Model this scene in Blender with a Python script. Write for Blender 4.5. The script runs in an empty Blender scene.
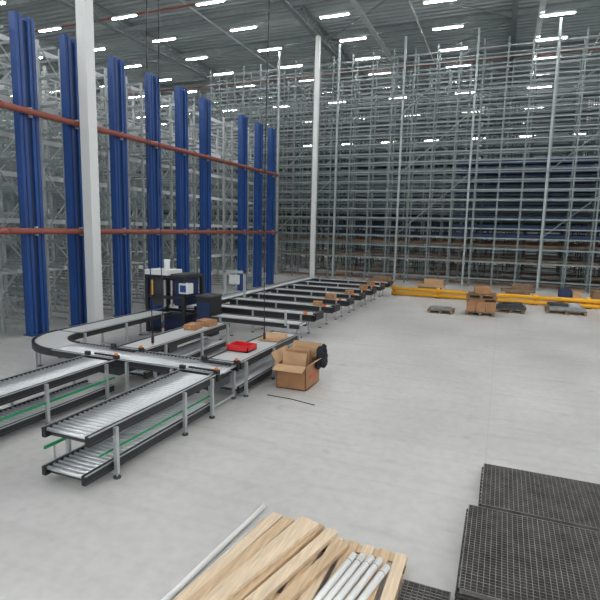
import bpy, math, random
from mathutils import Matrix, Vector
random.seed(7)
S=bpy.context.scene
try: S.view_settings.view_transform='Standard'
except Exception: pass
# ---------------------------------------------------------------- materials
def mat(name,col,rough=.6,metal=0,noise=0,scale=5,emit=None,bump=0,stretch=None):
    m=bpy.data.materials.new(name);m.use_nodes=True
    nt=m.node_tree;b=nt.nodes['Principled BSDF']
    b.inputs['Base Color'].default_value=(*col,1);b.inputs['Roughness'].default_value=rough
    b.inputs['Metallic'].default_value=metal
    if emit:
        b.inputs['Emission Color'].default_value=(1,1,1,1);b.inputs['Emission Strength'].default_value=emit
    if noise or bump:
        tc=nt.nodes.new('ShaderNodeTexCoord');n=nt.nodes.new('ShaderNodeTexNoise')
        n.inputs['Scale'].default_value=scale;n.inputs['Detail'].default_value=6
        mp=nt.nodes.new('ShaderNodeMapping')
        if stretch: mp.inputs['Scale'].default_value=stretch
        nt.links.new(tc.outputs['Object'],mp.inputs[0]);nt.links.new(mp.outputs[0],n.inputs['Vector'])
        r=nt.nodes.new('ShaderNodeValToRGB')
        r.color_ramp.elements[0].position=.3;r.color_ramp.elements[1].position=.7
        r.color_ramp.elements[0].color=(*[c*(1-noise) for c in col],1)
        r.color_ramp.elements[1].color=(*[min(1,c*(1+noise)) for c in col],1)
        nt.links.new(n.outputs[0],r.inputs[0]);nt.links.new(r.outputs[0],b.inputs['Base Color'])
        if bump:
            bp=nt.nodes.new('ShaderNodeBump');bp.inputs['Strength'].default_value=bump
            nt.links.new(n.outputs[0],bp.inputs['Height']);nt.links.new(bp.outputs[0],b.inputs['Normal'])
    return m
STEEL=mat('galvanised_steel',(.48,.51,.50),.45,.3,.12,3)
TRUSS=mat('truss_steel',(.22,.25,.25),.5,.2,.12,3)
RACKG=mat('rack_grey',(.31,.35,.35),.5,.2,.15,2)
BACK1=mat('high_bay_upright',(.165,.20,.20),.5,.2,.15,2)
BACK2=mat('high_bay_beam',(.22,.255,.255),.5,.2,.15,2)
BACK3=mat('high_bay_deep_shade',(.06,.08,.09),.6,.2,.15,2)  # rear rows coloured darker, shade of the rack interior painted in
NAVY=mat('tray_navy',(.022,.048,.12),.6)
DTRAY=mat('tray_dark_shade',(.04,.055,.06),.6)  # near-black trays added to paint the gloom inside the rack
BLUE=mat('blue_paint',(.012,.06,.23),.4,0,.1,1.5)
BLUED=mat('dark_blue',(.008,.022,.08),.5)  # darker blue: painted shade in post gaps, own colour of panels and goods
REDP=mat('red_pipe',(.25,.065,.045),.5,0,.1,2)
WHITE=mat('white_paint',(.66,.67,.66),.5)
BLACK=mat('black_plastic',(.012,.012,.014),.45)
DGREY=mat('dark_grey',(.04,.045,.05),.5)
ROLL=mat('roller_zinc',(.66,.68,.69),.3,.6)
ALU=mat('aluminium',(.50,.52,.53),.35,.6)
BELT=mat('grey_belt',(.48,.49,.49),.6)
GREEN=mat('green_guide',(.01,.27,.10),.5)
YEL=mat('yellow_paint',(.80,.39,.01),.45)
ORG=mat('orange_plastic',(.75,.2,.02),.5)
CARD=mat('cardboard',(.35,.18,.085),.8,0,.12,4)
CARDL=mat('cardboard_light',(.48,.30,.165),.8,0,.1,4)
WOOD=mat('pine_wood',(.60,.43,.27),.7,0,.2,3,stretch=(14,1,6),bump=.1)
WOOD2=mat('pine_wood_pale',(.72,.57,.40),.7,0,.14,3,stretch=(14,1,6),bump=.1)
WOODD=mat('weathered_wood',(.22,.145,.09),.8,0,.25,5)
RED=mat('red_plastic',(.60,.015,.02),.4)
CLOTH=mat('black_cloth',(.01,.011,.015),.9,0,.3,9,bump=.4)
PVC=mat('white_pvc',(.88,.88,.86),.45)
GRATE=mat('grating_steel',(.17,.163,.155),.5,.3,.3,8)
GRATED=mat('grating_shaded',(.06,.056,.052),.6,.3,.3,8)  # darker copy for lower layers, shade inside the stack painted in
CABLE=mat('cable_black',(.015,.015,.02),.6)
LAMP=mat('lamp_tube',(1,1,1),.5,emit=82)
TANG=mat('stored_goods',(.24,.145,.085),.8,0,.35,1.2)
PLAST=mat('wrapping_film',(.22,.24,.25),.3,0,.3,6)

class MB:
    def __init__(s): s.v=[];s.f=[];s.m=[];s.mats=[];s.sm=[]
    def mi(s,m):
        if m not in s.mats:s.mats.append(m)
        return s.mats.index(m)
    def hexa(s,P,m):
        b=len(s.v);s.v+=[tuple(p) for p in P];k=s.mi(m)
        for q in ((0,3,2,1),(4,5,6,7),(0,1,5,4),(1,2,6,5),(2,3,7,6),(3,0,4,7)):
            s.f.append([b+i for i in q]);s.m.append(k);s.sm.append(False)
    def box(s,x0,x1,y0,y1,z0,z1,m):
        s.hexa([(x0,y0,z0),(x1,y0,z0),(x1,y1,z0),(x0,y1,z0),(x0,y0,z1),(x1,y0,z1),(x1,y1,z1),(x0,y1,z1)],m)
    def rbox(s,c,sz,ang,m,tilt=None):
        R=Matrix.Rotation(ang,3,'Z')
        if tilt: R=R@tilt
        h=Vector(sz)/2;c=Vector(c)
        P=[c+R@Vector((a*h.x,b*h.y,d*h.z)) for a,b,d in ((-1,-1,-1),(1,-1,-1),(1,1,-1),(-1,1,-1),(-1,-1,1),(1,-1,1),(1,1,1),(-1,1,1))]
        s.hexa(P,m)
    def beam(s,a,b,w,h,m):
        a=Vector(a);b=Vector(b);d=(b-a).normalized()
        up=Vector((0,0,1)) if abs(d.z)<.95 else Vector((0,1,0))
        r=d.cross(up).normalized();u=r.cross(d)
        P=[a-r*w/2-u*h/2,a+r*w/2-u*h/2,b+r*w/2-u*h/2,b-r*w/2-u*h/2,a-r*w/2+u*h/2,a+r*w/2+u*h/2,b+r*w/2+u*h/2,b-r*w/2+u*h/2]
        s.hexa(P,m)
    def cyl(s,a,b,r,m,n=10,r2=None,caps=True):
        a=Vector(a);b=Vector(b);d=(b-a).normalized();r2=r if r2 is None else r2
        up=Vector((0,0,1)) if abs(d.z)<.95 else Vector((0,1,0))
        x=d.cross(up).normalized();y=x.cross(d);o=len(s.v);k=s.mi(m)
        for p,rr in ((a,r),(b,r2)):
            for i in range(n):
                t=2*math.pi*i/n;s.v.append(tuple(p+x*math.cos(t)*rr+y*math.sin(t)*rr))
        for i in range(n):
            j=(i+1)%n;s.f.append([o+i,o+j,o+n+j,o+n+i]);s.m.append(k);s.sm.append(True)
        if caps:
            s.f.append([o+i for i in range(n)][::-1]);s.m.append(k);s.sm.append(False)
            s.f.append([o+n+i for i in range(n)]);s.m.append(k);s.sm.append(False)
    def path(s,pts,r,m,n=8):
        for a,b in zip(pts,pts[1:]): s.cyl(a,b,r,m,n)
    def arc(s,c,r0,r1,a0,a1,z0,z1,m,n=20):
        o=len(s.v);k=s.mi(m)
        for i in range(n+1):
            t=a0+(a1-a0)*i/n
            for r,z in ((r0,z0),(r1,z0),(r1,z1),(r0,z1)):
                s.v.append((c[0]+r*math.cos(t),c[1]+r*math.sin(t),z))
        for i in range(n):
            for j in range(4):
                a=o+i*4+j;b=o+i*4+(j+1)%4
                s.f.append([a,b,b+4,a+4]);s.m.append(k);s.sm.append(False)
        s.f.append([o,o+3,o+2,o+1]);e=o+n*4;s.f.append([e,e+1,e+2,e+3]);s.m+=[k,k];s.sm+=[False,False]
    def done(s,name,bevel=0,parent=None):
        me=bpy.data.meshes.new(name);me.from_pydata(s.v,[],s.f)
        for m in s.mats:me.materials.append(m)
        me.polygons.foreach_set('material_index',s.m);me.polygons.foreach_set('use_smooth',s.sm);me.update()
        import bmesh
        bm=bmesh.new();bm.from_mesh(me);bmesh.ops.recalc_face_normals(bm,faces=bm.faces);bm.to_mesh(me);bm.free()
        o=bpy.data.objects.new(name,me);bpy.context.collection.objects.link(o)
        if bevel:
            b=o.modifiers.new('bevel','BEVEL');b.width=bevel;b.segments=2;b.limit_method='ANGLE'
        if parent: o.parent=parent
        return o
def empty(name):
    o=bpy.data.objects.new(name,None);bpy.context.collection.objects.link(o);return o

# ---------------------------------------------------------------- camera
H=3.2
cam=bpy.data.cameras.new('camera');co=bpy.data.objects.new('camera',cam);bpy.context.collection.objects.link(co)
M=Matrix.Rotation(math.radians(21.8),4,'Z')@Matrix.Rotation(math.radians(90-8.1),4,'X')@Matrix.Rotation(math.radians(1.3),4,'Z')
co.matrix_world=Matrix.Translation((0,0,H))@M
cam.sensor_width=36;cam.lens=30;cam.clip_end=300
S.camera=co
w=bpy.data.worlds.new('world');w.use_nodes=True;S.world=w
w.node_tree.nodes['Background'].inputs[0].default_value=(.93,.97,1,1)
w.node_tree.nodes['Background'].inputs[1].default_value=1.3  # added ambient fill, enters through the open front and right of the hall

# ---------------------------------------------------------------- floor
fm=bpy.data.materials.new('polished_concrete');fm.use_nodes=True
nt=fm.node_tree;b=nt.nodes['Principled BSDF'];tc=nt.nodes.new('ShaderNodeTexCoord')
def noise(sc,det,st=None):
    n=nt.nodes.new('ShaderNodeTexNoise');n.inputs['Scale'].default_value=sc;n.inputs['Detail'].default_value=det
    if st:
        mp=nt.nodes.new('ShaderNodeMapping');mp.inputs['Scale'].default_value=st
        nt.links.new(tc.outputs['Object'],mp.inputs[0]);nt.links.new(mp.outputs[0],n.inputs['Vector'])
    else: nt.links.new(tc.outputs['Object'],n.inputs['Vector'])
    return n
def ramp(src,p0,c0,p1,c1):
    r=nt.nodes.new('ShaderNodeValToRGB');e=r.color_ramp.elements
    e[0].position=p0;e[0].color=(*c0,1);e[1].position=p1;e[1].color=(*c1,1)
    nt.links.new(src,r.inputs[0]);return r
def mul(a,b_):
    m=nt.nodes.new('ShaderNodeMix');m.data_type='RGBA';m.blend_type='MULTIPLY';m.inputs[0].default_value=1
    nt.links.new(a,m.inputs[6]);nt.links.new(b_,m.inputs[7]);return m.outputs[2]
n1=noise(.45,8,(1,.6,1));n2=noise(7,8);n3=noise(1.6,5,(.3,3,1));n4=noise(2.2,3)
r1=ramp(n1.outputs[0],.35,(.49,.48,.465),.65,(.61,.60,.58))
r2=ramp(n2.outputs[0],.35,(.92,.92,.92),.6,(1,1,1))
r3=ramp(n3.outputs[0],.28,(.90,.90,.90),.5,(1,1,1))
r4=ramp(n4.outputs[0],.24,(.84,.84,.84),.36,(1,1,1))
colr=mul(mul(mul(r1.outputs[0],r2.outputs[0]),r3.outputs[0]),r4.outputs[0])
br=nt.nodes.new('ShaderNodeTexBrick');br.offset=0;br.inputs['Scale'].default_value=1
br.inputs['Brick Width'].default_value=6;br.inputs['Row Height'].default_value=6;br.inputs['Mortar Size'].default_value=.006
br.inputs['Color1'].default_value=(1,1,1,1);br.inputs['Color2'].default_value=(1,1,1,1);br.inputs['Mortar'].default_value=(.86,.86,.86,1)
nt.links.new(tc.outputs['Object'],br.inputs['Vector'])
colr=mul(colr,br.outputs['Color'])
nt.links.new(colr,b.inputs['Base Color'])
rr=ramp(n1.outputs[0],.3,(.34,.34,.34),.7,(.5,.5,.5));nt.links.new(rr.outputs[0],b.inputs['Roughness'])
f=MB();f.box(-45,26,-14,82,-.2,0,fm);f.done('floor')

# ---------------------------------------------------------------- shell
CZ=15.8
CEIL=mat('roof_deck',(.36,.40,.40),.7,0,.06,1)
WALL=mat('wall_panel',(.18,.21,.22),.7,0,.05,1)
c=MB();c.box(-45,26,-14,82,CZ,CZ+.2,CEIL)
y=-13.8
while y<82:
    c.hexa([(-45,y,CZ-.08),(26,y,CZ-.08),(26,y+.16,CZ-.08),(-45,y+.16,CZ-.08),(-45,y-.05,CZ),(26,y-.05,CZ),(26,y+.21,CZ),(-45,y+.21,CZ)],CEIL);y+=.5
c.done('ceiling')
wl=MB();wl.box(-45.2,-45,-14,82,0,CZ,WALL)
for i in range(0,96,1): wl.box(-45,-44.95,-14+i,-13.6+i,0,CZ,WALL)
wl.done('wall_left')
wl=MB();wl.box(-45,26,82,82.2,0,CZ,WALL)
for i in range(71): wl.box(-45+i,-44.6+i,81.95,82,0,CZ,WALL)
wl.done('wall_back')
t=MB()
for x in (-34,-22.7,-11.5,-.3,11):
    t.box(x-.14,x+.14,-14,82,CZ-.95,CZ-.86,TRUSS);t.box(x-.14,x+.14,-14,82,CZ-.18,CZ-.1,TRUSS)
    y=-14
    while y<81:
        t.beam((x,y,CZ-.88),(x,y+1.2,CZ-.15),.08,.08,TRUSS);t.beam((x,y+1.2,CZ-.15),(x,y+2.4,CZ-.88),.08,.08,TRUSS);y+=2.4
y=-9.5
while y<80:
    t.box(-45,26,y-.1,y+.1,CZ-.45,CZ-.38,TRUSS);t.box(-45,26,y-.1,y+.1,CZ-.14,CZ-.08,TRUSS);t.box(-45,26,y-.03,y+.03,CZ-.38,CZ-.14,TRUSS);y+=5.25
for i in range(-1,8):
    y=i*10.5+1
    t.beam((-11.5,y,CZ-.5),(-.3,y+10.5,CZ-.5),.08,.08,TRUSS);t.beam((-.3,y,CZ-.5),(-11.5,y+10.5,CZ-.5),.08,.08,TRUSS)
t.done('roof_trusses')
t=MB()
for x in (-17,-5.5,4.5): t.cyl((x,-12,CZ-.6),(x,81,CZ-.6),.05,STEEL,8)
for y in (14,24.3,38,50): t.cyl((-44,y,CZ-.9),(26,y,CZ-.9),.06,REDP,8)
for x in (-8,1): t.beam((x,-12,CZ-1.0),(x,81,CZ-1.0),.3,.06,STEEL)
t.done('ceiling_services')
for (x,y,a) in ((-11.68,11.95,.17),(-11.35,30.4,.13),(-2.5,50,.16),(11,30.4,.14),(-34,30.4,.14),(6,50,.16)):
    t=MB()
    t.box(x-a,x+a,y-a,y+a,0,CZ-.96,WHITE);t.box(x-.3,x+.3,y-.3,y+.3,0,.03,STEEL)
    for sx in(-1,1):
        for sy in(-1,1): t.cyl((x+sx*.25,y+sy*.25,.03),(x+sx*.25,y+sy*.25,.07),.02,STEEL,6)
    t.done('steel_column',.01)
t=MB()
y=-12
while y<80:
    x=-43
    while x<25:
        t.box(x-.8,x+.8,y-.05,y+.05,CZ-1.12,CZ-1.08,LAMP)
        t.box(x-.85,x+.85,y-.09,y+.09,CZ-1.08,CZ-1.0,WHITE)
        x+=5.6
    y+=3.6
t.done('ceiling_light_strips')

# ---------------------------------------------------------------- left blue rack
RX=-12.3
posts=[5.2,7.0,8.75,10.4,12.02,13.95,15.8,17.6,19.33,22.75,24.5,26.1]
rack=empty('miniload_rack')
t=MB();ZT=8.65
for y in posts:
    for d in (-.19,.19):
        t.box(RX-.16,RX+.06,y+d-.11,y+d+.11,0,ZT,BLUE)
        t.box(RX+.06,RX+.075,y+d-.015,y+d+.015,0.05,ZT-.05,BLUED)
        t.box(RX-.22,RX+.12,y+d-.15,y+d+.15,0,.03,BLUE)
    t.box(RX-.12,RX,y-.09,y+.09,.1,ZT-.1,BLUED)  # dark fill, shade between the two profiles put into the colour
t.done('blue_uprights',parent=rack)
t=MB()
for z in (2.97,6.17):
    t.cyl((RX+.2,3.5,z),(RX+.2,26.4,z),.085,REDP,12)
    for y in posts: t.box(RX+.05,RX+.14,y-.03,y+.03,z-.13,z+.13,STEEL)
    y=3.6
    while y<26.3:
        t.cyl((RX+.2,y,z),(RX+.2,y+.06,z),.1,REDP,12);y+=2.9
t.done('red_sprinkler_pipes',parent=rack)
t=MB()
levels=[.25+.8*i for i in range(11)]
for y in posts:
    for xx in [RX-.9-1.9*i for i in range(12)]:
        for d in (-.42,.42):
            t.box(xx-.04,xx+.04,y+d-.04,y+d+.04,0,ZT-.1,STEEL if xx>RX-3 else RACKG)
        for j in range(0,9,1):
            s=1 if j%2 else -1
            t.beam((xx,y-.42*s,.2+j*.92),(xx,y+.42*s,.2+(j+1)*.92),.03,.03,STEEL if xx>RX-3 else RACKG)
    for z in levels:
        for d in (-.42,.42):
            t.box(RX-22,RX-.2,y+d-.02,y+d+.02,z-.035,z+.035,RACKG)
t.done('grey_rack_frames',parent=rack)
t=MB()
for xx in (RX-1.2,RX-6,RX-12):
    for z in (1.75,3.25,4.6,5.7,6.9,8.35):
        t.box(xx-.03,xx+.03,4,27,z-.07,z+.07,WHITE)
t.box(RX-1.9,RX-1.1,4,27,6.55,6.62,STEEL)
t.box(RX-1.1,RX-1.05,4,27,6.5,6.75,WHITE)
for z in (7.1,7.6): t.cyl((RX-1.1,4,z),(RX-1.1,27,z),.035,WHITE,6)
y=4
while y<27: t.cyl((RX-1.1,y,6.6),(RX-1.1,y,7.6),.03,WHITE,6);y+=1.2
t.done('service_walkway',parent=rack)

# ---------------------------------------------------------------- back high-bay rack
hb=empty('high_bay_rack')
t=MB();ZB=14.0
rows=[31.6,35.6,40,45,51,58,66]
for k,y0 in enumerate(rows):
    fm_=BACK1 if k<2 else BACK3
    bm_=BACK2 if k<1 else (BACK1 if k<3 else BACK3)  # beam colour steps darker with depth, painted shade
    xs=[-44+1.28*i for i in range(54)] if k<4 else [-44+2.56*i for i in range(27)]
    for x in xs:
        if x<-20 and k<1: continue
        x+=.3*k
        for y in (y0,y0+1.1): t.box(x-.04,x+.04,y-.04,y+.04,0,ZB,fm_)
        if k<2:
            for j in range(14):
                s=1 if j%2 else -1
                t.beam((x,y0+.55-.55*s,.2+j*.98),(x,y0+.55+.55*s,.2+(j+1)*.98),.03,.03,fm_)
    z=2.9
    while z<ZB:
        for y in (y0-.03,y0+1.13):
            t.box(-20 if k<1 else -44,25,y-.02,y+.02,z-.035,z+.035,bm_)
        z+=.56
    for z in (.5,1.5,2.3):
        t.box(-16 if k<1 else -44,25,y0-.05,y0,z-.04,z+.04,BACK2)
for i in range(8):
    x=-14.4+4.1*i;t.box(x-.055,x+.055,31.4,31.55,0,ZB+.6,RACKG)
for i in range(0,7,2):
    x=-14.4+4.1*i
    for j in range(3): t.beam((x,31.38,3+j*3.6),(x+4.1,31.38,6.6+j*3.6),.04,.04,BACK2)
t.done('frames',parent=hb)
t=MB()
for y0 in (33.6,37,42.3,52,60):
    z=2.9
    while z<7.8:
        t.box(-3 if y0<40 else -14,24,y0,y0+.9,z,z+(.24 if y0<35 else .32),NAVY);z+=.56
    if y0>40:
        z=8.5
        while z<13.5:
            t.box(-30,24,y0,y0+.9,z,z+.2,DTRAY);z+=1.12  # added dark trays standing in for interior shade
        z=2.9
        while z<7.8:
            t.box(-40,-14,y0,y0+.9,z,z+.2,DTRAY);z+=.56
t.done('storage_trays',parent=hb)
t=MB()
random.seed(3)
for y0 in (33.2,38,44,52):
    x=-15
    while x<24:
        wd=random.uniform(.7,1.3);h=random.uniform(.25,.5)
        if random.random()<.3: t.box(x,x+wd,y0,y0+.8,.12,.12+h,random.choice((TANG,TANG,CARDL,BELT,PLAST)))
        x+=wd+random.uniform(.1,.9)
for y0 in (33.1,37.9,43.9,51.9):
    for z in (.05,1.5,2.5): t.box(-15,24,y0,y0+1,z-.07,z+.02,TANG)
t.done('stored_goods',parent=hb)

# ---------------------------------------------------------------- conveyors
def frame_sec(t,a,b,w,z,mode='roll',hh=.13,pitch=.085,fr=BLACK):
    a=Vector((a[0],a[1],0));b=Vector((b[0],b[1],0));d=(b-a);L=d.length;d.normalize();n=Vector((-d.y,d.x,0))
    up=Vector((0,0,1))
    for s in(-1,1):
        o=n*s*(w/2-.03)
        t.beam(a+o+up*(z-hh/2),b+o+up*(z-hh/2),.06,hh,fr)
        t.beam(a+n*s*(w/2-.008)+up*(z-.003),b+n*s*(w/2-.008)+up*(z-.003),.02,.012,ALU)
        t.beam(a+n*s*(w/2-.002)+up*(z-hh*.75),b+n*s*(w/2-.002)+up*(z-hh*.75),.01,.012,DGREY)
    if mode=='roll':
        k=int(L/pitch)
        for i in range(k):
            c_=a+d*(pitch*(i+.5))+up*(z-.03)
            t.cyl(c_-n*(w/2-.06),c_+n*(w/2-.06),.027,ROLL,8)
        k=int(L/.8)
        for i in range(k+1):
            c_=a+d*min(.1+i*.8,L-.1)+up*(z-hh+.02)
            t.beam(c_-n*(w/2-.06),c_+n*(w/2-.06),.04,.03,DGREY)
    else:
        t.beam(a+up*(z-.04),b+up*(z-.04),w-.12,.05,BELT)
        for e,q in((a,1),(b,-1)):
            c_=e+d*q*.04+up*(z-.045);t.cyl(c_-n*(w/2-.06),c_+n*(w/2-.06),.04,DGREY,8)
def legs(t,a,b,w,z,ds,out=.0):
    a=Vector((a[0],a[1],0));b=Vector((b[0],b[1],0));d=(b-a).normalized();n=Vector((-d.y,d.x,0));up=Vector((0,0,1))
    for q in ds:
        c_=a+d*q
        for s in(-1,1):
            p=c_+n*s*(w/2+.025)
            t.beam(p+up*.05,p+up*(z-.02),.05,.05,ALU)
            t.cyl(p,p+up*.02,.05,DGREY,10);t.cyl(p+up*.02,p+up*.07,.012,ALU,6)
        t.beam(c_-n*(w/2)+up*.08,c_+n*(w/2)+up*.08,.04,.04,ALU)
ZD=.70;ZL=.22
t=MB();a=(-4.75,4.3);b=(-4.75,7.14)
frame_sec(t,a,b,.76,ZD);frame_sec(t,(-4.75,4.25),b,.70,ZL,hh=.12)
legs(t,a,b,.76,ZD,(.42,1.9,2.68))
t.beam((-5.16,4.35,.40),(-5.16,7.1,.40),.02,.04,GREEN)
t.beam((-4.42,4.5,.36),(-4.42,7.1,.36),.012,.025,GREEN)
for y in (4.5,5.5,6.5): t.beam((-5.16,y,.15),(-5.16,y,.40),.02,.02,ALU)
t.done('roller_conveyor')
t=MB();a=(-6.93,2.0);b=(-6.93,7.14)
frame_sec(t,a,b,.76,ZD);frame_sec(t,a,b,.70,ZL,hh=.12)
legs(t,a,b,.76,ZD,(.5,2.2,3.6,4.9))
t.beam((-6.52,2.1,.38),(-6.52,7.1,.38),.02,.035,GREEN);t.beam((-7.34,2.1,.38),(-7.34,7.1,.38),.02,.035,GREEN)
t.done('roller_conveyor')
t=MB();a=(-8.2,7.58);b=(-4.36,7.58)
frame_sec(t,a,b,.76,ZD)
legs(t,a,b,.76,ZD,(1.9,2.9,3.7))
for x in (-4.75,-6.93):
    for y in (7.22,7.92):
        t.box(x-.4,x-.3,y-.03,y+.03,ZD,ZD+.07,BLACK);t.box(x+.3,x+.4,y-.03,y+.03,ZD,ZD+.07,BLACK)
        t.box(x+.33,x+.37,y-.03,y+.02,ZD+.07,ZD+.11,ORG)
    for y in (7.35,7.8): t.box(x-.3,x+.3,y-.02,y+.02,ZD-.01,ZD+.02,BLACK)
t.box(-5.0,-4.5,7.3,7.85,.35,.5,DGREY);t.box(-7.2,-6.6,7.3,7.85,.35,.5,DGREY)
t.done('transfer_conveyor')
t=MB();cc=(-8.22,8.65)
t.arc(cc,1.07-.32,1.07+.32,math.pi,1.5*math.pi,ZD-.06,ZD-.012,BELT)
for r in (.72,1.42): t.arc(cc,r-.03,r+.03,math.pi,1.5*math.pi,ZD-.13,ZD+.01,BLACK)
frame_sec(t,(-9.29,8.65),(-9.29,12.1),.76,ZD,'belt')
legs(t,(-9.29,8.65),(-9.29,12.1),.76,ZD,(.1,1.5,3.0))
for ang in (1.15,1.35):
    for r in (.72,1.42):
        p=Vector((cc[0]+r*math.cos(ang*math.pi),cc[1]+r*math.sin(ang*math.pi),0))
        t.beam(p+Vector((0,0,.03)),p+Vector((0,0,ZD-.1)),.05,.05,ALU);t.cyl(p,p+Vector((0,0,.03)),.05,DGREY,10)
t.done('curved_belt_conveyor')
t=MB();a=(-6.93,8.04);b=(-6.93,11.4)
frame_sec(t,a,b,.76,ZD,'belt');legs(t,a,b,.76,ZD,(.6,2,3.2));frame_sec(t,a,b,.7,ZL)
t.box(-7.2,-6.7,9.0,9.3,.4,.56,DGREY)
t.done('belt_conveyor')
t=MB();a=(-4.75,8.04);b=(-4.75,11.0)
frame_sec(t,a,b,.76,ZD,'belt');legs(t,a,b,.76,ZD,(.15,1.4,2.8));frame_sec(t,a,b,.7,ZL)
t.beam((-5.15,8.1,.40),(-5.15,11,.40),.02,.03,GREEN)
t.done('belt_conveyor')
so=empty('sorting_conveyor')
t=MB();a=(-9.2,13.3);b=(-9.2,24.9)
frame_sec(t,a,b,.66,ZD);legs(t,a,b,.66,ZD,(.3,2.6,4.9,7.2,9.5,11.4))
t.done('main_line',parent=so)
SY=[13.9,15.6,17.3,19.0,20.8,22.5,24.2]
for i,y in enumerate(SY):
    t=MB();a=(-8.78,y);b=(-4.95,y)
    frame_sec(t,a,b,.62,ZD,'belt',.2);legs(t,a,b,.62,ZD,(.3,1.8,3.4))
    t.box(-5.02,-4.9,y-.31,y+.31,ZD-.16,ZD+.05,BLACK)
    t.box(-5.3,-5.2,y-.36,y-.3,ZD,ZD+.07,ORG)
    t.done('spur_%d'%(i+1),parent=so)
t=MB();frame_sec(t,(-7.6,12.5),(-4.9,12.5),.6,.66,'belt');legs(t,(-7.6,12.5),(-4.9,12.5),.6,.66,(.3,2.4))
t.box(-5.3,-5.25,12.15,12.2,.6,1.0,ALU)
t.done('packing_table')

# ---------------------------------------------------------------- case machine
t=MB();x0,x1,y0,y1=-9.85,-8.55,12.2,13.15
for x in(x0,x1):
    for y in(y0,y1): t.box(x-.05,x+.05,y-.05,y+.05,0,1.75,BLACK)
for z in(.08,.55,1.1,1.71):
    for y in(y0,y1): t.box(x0,x1,y-.045,y+.045,z-.045,z+.045,BLACK)
    for x in(x0,x1): t.box(x-.045,x+.045,y0,y1,z-.045,z+.045,BLACK)
t.box(x0+.05,x1-.05,y0+.05,y1-.05,.08,.5,BLUED)
t.box(x0+.1,x0+.5,y0+.1,y1-.1,.8,1.68,DGREY);t.box(x1-.4,x1-.06,y0+.1,y1-.1,.85,1.66,BLUED)
t.box(x0+.5,x1-.4,y0+.2,y1-.3,1.2,1.66,BLACK)
t.box(x0+.55,x0+.62,y0+.05,y0+.1,.8,1.6,ALU);t.box(x0+.8,x0+.86,y0+.05,y0+.1,.8,1.6,ALU)
t.box(x0-.05,x1-.5,y0-.05,y1-.3,1.75,1.9,WHITE);t.box(x1-.45,x1+.05,y0,y1-.2,1.75,1.8,DGREY)
t.box(x1-.1,x1+.2,y0-.1,y0+.2,1.25,1.55,WHITE)
t.box(x1-.05,x1+.15,y0-.12,y0-.1,1.3,1.5,BLUE)
t.cyl((x0+.5,y0+.3,1.9),(x0+.5,y0+.3,2.2),.09,WHITE,12)
t.box(x0+.2,x0+.24,y0-.06,y0-.03,1.15,1.6,YEL)
t.box(x1+.3,x1+.8,y0+.2,y0+.8,.0,1.15,BLACK);t.box(x1+.28,x1+.82,y0+.18,y0+.82,1.15,1.2,DGREY)
t.box(x1+.34,x1+.76,y0+.17,y0+.2,.3,1.0,BLUED)
t.done('carton_sealing_machine',.006)
t=MB()
for x in (-9.65,-8.82): t.box(x-.04,x+.04,16.4,16.48,0,1.6,STEEL)
t.box(-9.69,-8.78,16.4,16.48,1.5,1.6,STEEL);t.box(-9.4,-9.0,16.3,16.4,1.1,1.45,WHITE)
t.done('scanner_gate')

# ---------------------------------------------------------------- cartons
def carton(x,y,z,sx,sy,sz,ang=0,m=CARD,name='cardboard_box'):
    t=MB();t.rbox((x,y,z+sz/2),(sx,sy,sz),ang,m);t.rbox((x,y,z+sz+.001),(.05,sy,.004),ang,CARDL)
    t.rbox((x,y,z+sz/2),(.05,sy+.004,sz*.4),ang,CARDL)
    return t.done(name,.004)
for (x,y,sx,sy,sz,an) in ((-6.95,10.3,.3,.4,.13,.1),(-6.9,10.85,.4,.35,.15,-.1),(-5.6,15.6,.3,.25,.13,.2),(-5.7,17.3,.35,.25,.18,0),(-5.5,19,.3,.25,.15,.1),(-5.4,20.8,.3,.3,.2,0),(-5.5,22.5,.3,.3,.2,.1)):
    carton(x,y,ZD-.012,sx,sy,sz,an)
t=MB();bx0,bx1,by0,by1,bh=-4.06,-3.42,8.95,9.75,.5
th=.012
t.box(bx0,bx1,by0,by1,0,.02,CARD)
t.box(bx0,bx1,by0,by0+th,0,bh,CARD);t.box(bx0,bx1,by1-th,by1,0,bh,CARD)
t.box(bx0,bx0+th,by0,by1,0,bh,CARD);t.box(bx1-th,bx1,by0,by1,0,bh,CARD)
def flap(p,q,d,m):
    p=Vector(p);q=Vector(q);d=Vector(d);n=(q-p).cross(d).normalized()*.006
    t.hexa([p-n,q-n,q+d-n,p+d-n,p+n,q+n,q+d+n,p+d+n],m)
flap((bx0,by0,bh),(bx1,by0,bh),(-.03,-.15,-.1),CARDL)
flap((bx0,by1,bh),(bx1,by1,bh),(0,.1,.3),CARDL)
flap((bx0,by0,bh),(bx0,by1,bh),(-.13,0,.2),CARDL)
flap((bx1,by0,bh),(bx1,by1-.35,bh),(.16,0,.1),CARDL)
t.box(bx1,bx1+.004,by0+.2,by0+.6,.2,.26,RED)
for i in range(5):
    y=by0+.12+.12*i
    t.rbox((bx0+.33,y,.42),(.52-.03*i,.012,.62+.05*(i%3)),.1*(i%2)-.05,(CARDL,CARD)[i%2],Matrix.Rotation(-.15,3,'X'))
t.done('open_cardboard_box')
import bmesh
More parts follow.
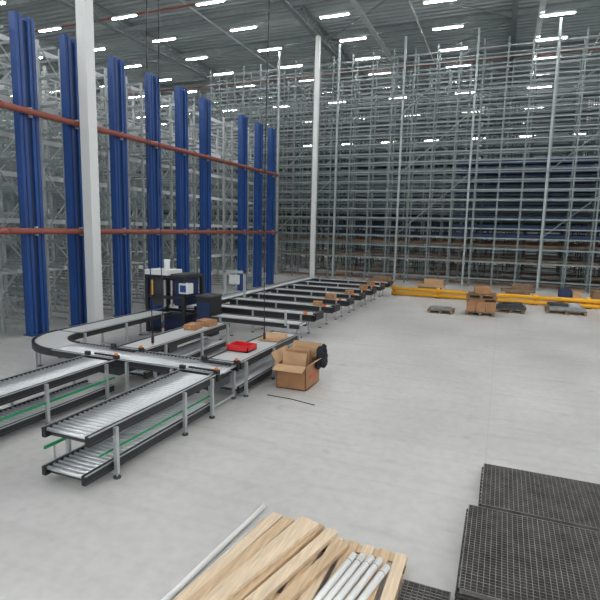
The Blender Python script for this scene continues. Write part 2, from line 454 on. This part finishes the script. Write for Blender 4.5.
def blob(name,c,s,m,amp,seed):
    bm=bmesh.new();bmesh.ops.create_icosphere(bm,subdivisions=4,radius=1)
    from mathutils import noise as N
    for v in bm.verts:
        p=v.co.copy();k=1+amp*N.noise(p*1.5+Vector((seed,0,0)))+amp*.25*N.noise(p*5+Vector((0,seed,0)))
        wz=1+.35*(-p.z)
        v.co=Vector((p.x*s[0]*k,p.y*s[1]*k*wz,p.z*s[2]*k))+Vector(c)
        if v.co.x<bx1+.02 and v.co.z<bh+.01: v.co.x=bx1+.015
    me=bpy.data.meshes.new(name);bm.to_mesh(me);bm.free();me.materials.append(m)
    for p in me.polygons:p.use_smooth=True
    o=bpy.data.objects.new(name,me);bpy.context.collection.objects.link(o);return o
blob('black_jacket',(bx1+.08,by1-.12,bh+.06),(.13,.2,.24),CLOTH,.5,3)
t=MB();x,y=-4.85,8.95;z=ZD-.005
t.box(x-.24,x+.24,y-.2,y+.2,z,z+.02,RED)
for a in ((x-.24,x+.24,y-.2,y-.18),(x-.24,x+.24,y+.18,y+.2),(x-.24,x-.22,y-.2,y+.2),(x+.22,x+.24,y-.2,y+.2)): t.box(*a,z,z+.12,RED)
t.box(x-.26,x+.26,y-.22,y-.18,z+.1,z+.13,RED)
t.done('red_plastic_bin')
t=MB()
for i in range(4): t.rbox((-4.72,10.2+.02*i,ZD+.006+.016*i),(.5,.6,.014),.1*i,CARDL)
t.done('flattened_cartons')

def cable(x,y,zb,dx,dy):
    t=MB();pts=[]
    for i in range(25):
        k=i/24;zz=CZ-1-(CZ-1-zb)*k;pts.append((x+dx*(1-k)+.05*math.sin(k*6),y+dy*(1-k),zz))
    t.path(pts,.011,CABLE,6)
    px,py,pz=pts[-1];t.cyl((px,py,pz-.14),(px,py,pz),.03,CABLE,8);t.cyl((px,py,pz-.17),(px,py,pz-.14),.022,ORG,8)
    t.done('hanging_power_cable')
cable(-6.5,8.2,.95,.0,0);cable(-7.15,9.4,1.0,0.0,0);cable(-4.64,9.6,.95,0,0)

# ---------------------------------------------------------------- far pallets
def pallet(t,cx,cy,sx,sy,z0=0,ang=0,m=WOODD):
    R=Matrix.Rotation(ang,3,'Z')
    def P(x,y): 
        v=R@Vector((x,y,0));return cx+v.x,cy+v.y
    for i in (-1,0,1):
        for j in (-1,0,1):
            p=P(i*(sx/2-.07),j*(sy/2-.07));t.rbox((*p,z0+.065),(.1,.14,.09),ang,m)
        p=P(i*(sx/2-.07),0);t.rbox((*p,z0+.01),(.1,sy,.02),ang,m)
    for j in(-1,0,1):
        p=P(0,j*(sy/2-.07));t.rbox((*p,z0+.12),(sx,.1,.02),ang,m)
    n=7
    for i in range(n):
        p=P(-sx/2+.06+(sx-.12)*i/(n-1),0);t.rbox((*p,z0+.14),(.1,sy,.02),ang,m)
t=MB();pallet(t,-.62,20.9,1.1,.9)
for i in range(3):
    for j in range(2): t.rbox((-.97+.36*i,20.7+.42*j,.15+.2),(.34,.4,.4),0,CARD)
t.rbox((-.8,20.9,.6),(.6,.75,.1),.05,CARD);t.rbox((-.62,20.9,.67),(1.15,.95,.03),.03,WOODD)
pallet(t,-.62,20.9,1.1,.9,.69);t.rbox((-.6,20.9,.98),(.6,.6,.26),.1,CARD)
t.done('loaded_pallet')
t=MB();pallet(t,.5,22.3,1.1,.9);t.rbox((.5,22.3,.2),(1.15,.95,.08),0,DGREY);t.rbox((.5,22.3,.28),(.9,.7,.1),.1,DGREY);t.cyl((.2,22.1,.36),(.9,22.3,.36),.06,DGREY,8);t.done('loaded_pallet')
t=MB();pallet(t,2.6,23.1,1.5,1.0);t.rbox((2.6,23.1,.22),(1.3,.9,.14),.05,PLAST);t.rbox((2.3,23.1,.34),(.6,.6,.1),.3,DGREY);t.rbox((2.9,23.2,.33),(.4,.5,.12),.1,BELT);t.done('loaded_pallet')
t=MB();pallet(t,-2.1,20.6,1.0,.8);t.rbox((-2.1,20.6,.18),(.8,.6,.06),.1,PLAST);t.done('loaded_pallet')
t=MB();pallet(t,3.2,26.6,1.2,.9);t.rbox((2.9,26.6,.4),(.5,.8,.5),0,BLUED);t.rbox((3.4,26.6,.35),(.4,.8,.4),0,CARDL);t.done('loaded_pallet')
t=MB();pallet(t,4.6,26.8,1.2,.9);t.rbox((4.6,26.8,.4),(1.1,.8,.5),0,TANG);t.done('loaded_pallet')
t=MB()
for z in (.13,.35):
    t.cyl((-5.0,24.9,z),(13,24.9,z),.095,YEL,12)
x=-4.9
while x<13: t.cyl((x,25.02,0),(x,25.02,.5),.08,YEL,12);t.box(x-.13,x+.13,24.92,25.16,0,.02,BLACK);x+=2.15
t.done('yellow_safety_barrier')
for i,(x,m) in enumerate(((-6.5,WOODD),(-3.6,CARDL),(.9,WOODD),(5.8,CARDL))):
    t=MB();t.rbox((x,28.5,.25),(1.6,.9,.12),.05*i,m);t.rbox((x,28.5,.1),(1.2,.8,.2),0,WOODD);t.rbox((x+.2,28.6,.45),(1.0,.5,.28),0,m)
    t.done('timber_stack')
t=MB();t.path([(-4.0,8.42,.012),(-3.5,8.4,.012),(-2.98,8.28,.012)],.008,DGREY,6);t.done('loose_cable')

# ---------------------------------------------------------------- foreground pallet
t=MB();X0,X1,Y0,Y1=-2.16,-.62,2.5,4.47
for i in range(3):
    y=Y0+.06+(Y1-Y0-.12)*i/2
    t.box(X0,X1,y-.06,y+.06,.10,.122,WOOD)
    for x in (X0+.07,(X0+X1)/2,X1-.07): t.box(x-.06,x+.06,y-.06,y+.06,.022,.10,WOODD)
for x in (X0+.07,(X0+X1)/2,X1-.07): t.box(x-.06,x+.06,Y0,Y1,0,.022,WOOD)
n=10
for i in range(n):
    x=X0+.06+(X1-X0-.12)*i/(n-1);t.box(x-.055,x+.055,Y0,Y1,.122,.144,WOOD2 if i%2 else WOOD)
t.done('wooden_pallet',.003)
t=MB()
def plank(x,y,L,ang,w,h,z,m):
    d=Vector((math.sin(ang),math.cos(ang),0));c_=Vector((x,y,z+h/2))-d*L/2
    t.rbox(c_,(w,L,h),-ang,m)
R_=math.radians
plank(-2.02,4.56,2.3,R_(8),.12,.03,.146,WOOD2)
plank(-1.87,4.52,2.3,R_(10),.12,.04,.146,WOOD)
plank(-1.70,4.58,2.3,R_(12),.13,.05,.146,WOOD2)
plank(-1.54,4.54,2.3,R_(13),.12,.05,.146,WOOD)
plank(-1.38,4.50,2.3,R_(14),.12,.05,.146,WOOD2)
plank(-1.58,4.48,2.2,R_(15),.12,.045,.198,WOOD2)
plank(-1.22,4.36,2.2,R_(14),.11,.045,.146,WOOD)
t.done('timber_planks',.004)
t=MB()
for x,y,an in ((-1.08,4.22,10),(-1.00,4.24,10.5),(-.92,4.25,11),(-.84,4.25,11),(-.76,4.18,12)):
    d=Vector((math.sin(R_(an)),math.cos(R_(an)),0));e=Vector((x,y,.175));t.cyl(e-d*1.9,e,.03,PVC,14);t.cyl(e,e+d*.002,.022,BELT,12)
    t.cyl(e-d*.12,e-d*.11,.031,BELT,14)
t.done('white_pvc_tubes')
t=MB();t.cyl((-2.54,2.0,.03),(-2.33,4.85,.03),.028,PVC,14);t.cyl((-2.46,2.0,.028),(-2.25,4.3,.028),.026,PVC,14)
t.done('white_pvc_tubes')

# ---------------------------------------------------------------- gratings
def grate(x0,x1,y0,y1,z,h=.03,t=None,p1=.05,p2=.04,m=GRATE):
    w_=.012
    t.box(x0,x1,y0,y0+w_,z,z+h,m);t.box(x0,x1,y1-w_,y1,z,z+h,m)
    t.box(x0,x0+w_,y0,y1,z,z+h,m);t.box(x1-w_,x1,y0,y1,z,z+h,m)
    x=x0+p1
    while x<x1-.02: t.box(x-.003,x+.003,y0,y1,z+.002,z+h-.001,m);x+=p1
    y=y0+p2
    while y<y1-.01: t.box(x0,x1,y-.0028,y+.0028,z+h*.4,z+h-.002,m);y+=p2
for (x0,x1,y0,y1,nz,sk) in ((-.02,2.6,5.66,6.75,4,0),(-.14,2.5,4.15,5.6,4,1),(-.62,-.2,3.5,4.26,1,0)):
    t=MB()
    for k in range(nz):
        o=(.035 if k%2 else -.02) if k<nz-1 else 0
        z=.002+k*.045
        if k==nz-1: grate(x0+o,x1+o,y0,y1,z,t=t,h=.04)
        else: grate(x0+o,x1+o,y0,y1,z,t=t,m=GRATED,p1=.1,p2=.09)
    t.done('steel_grating_stack')
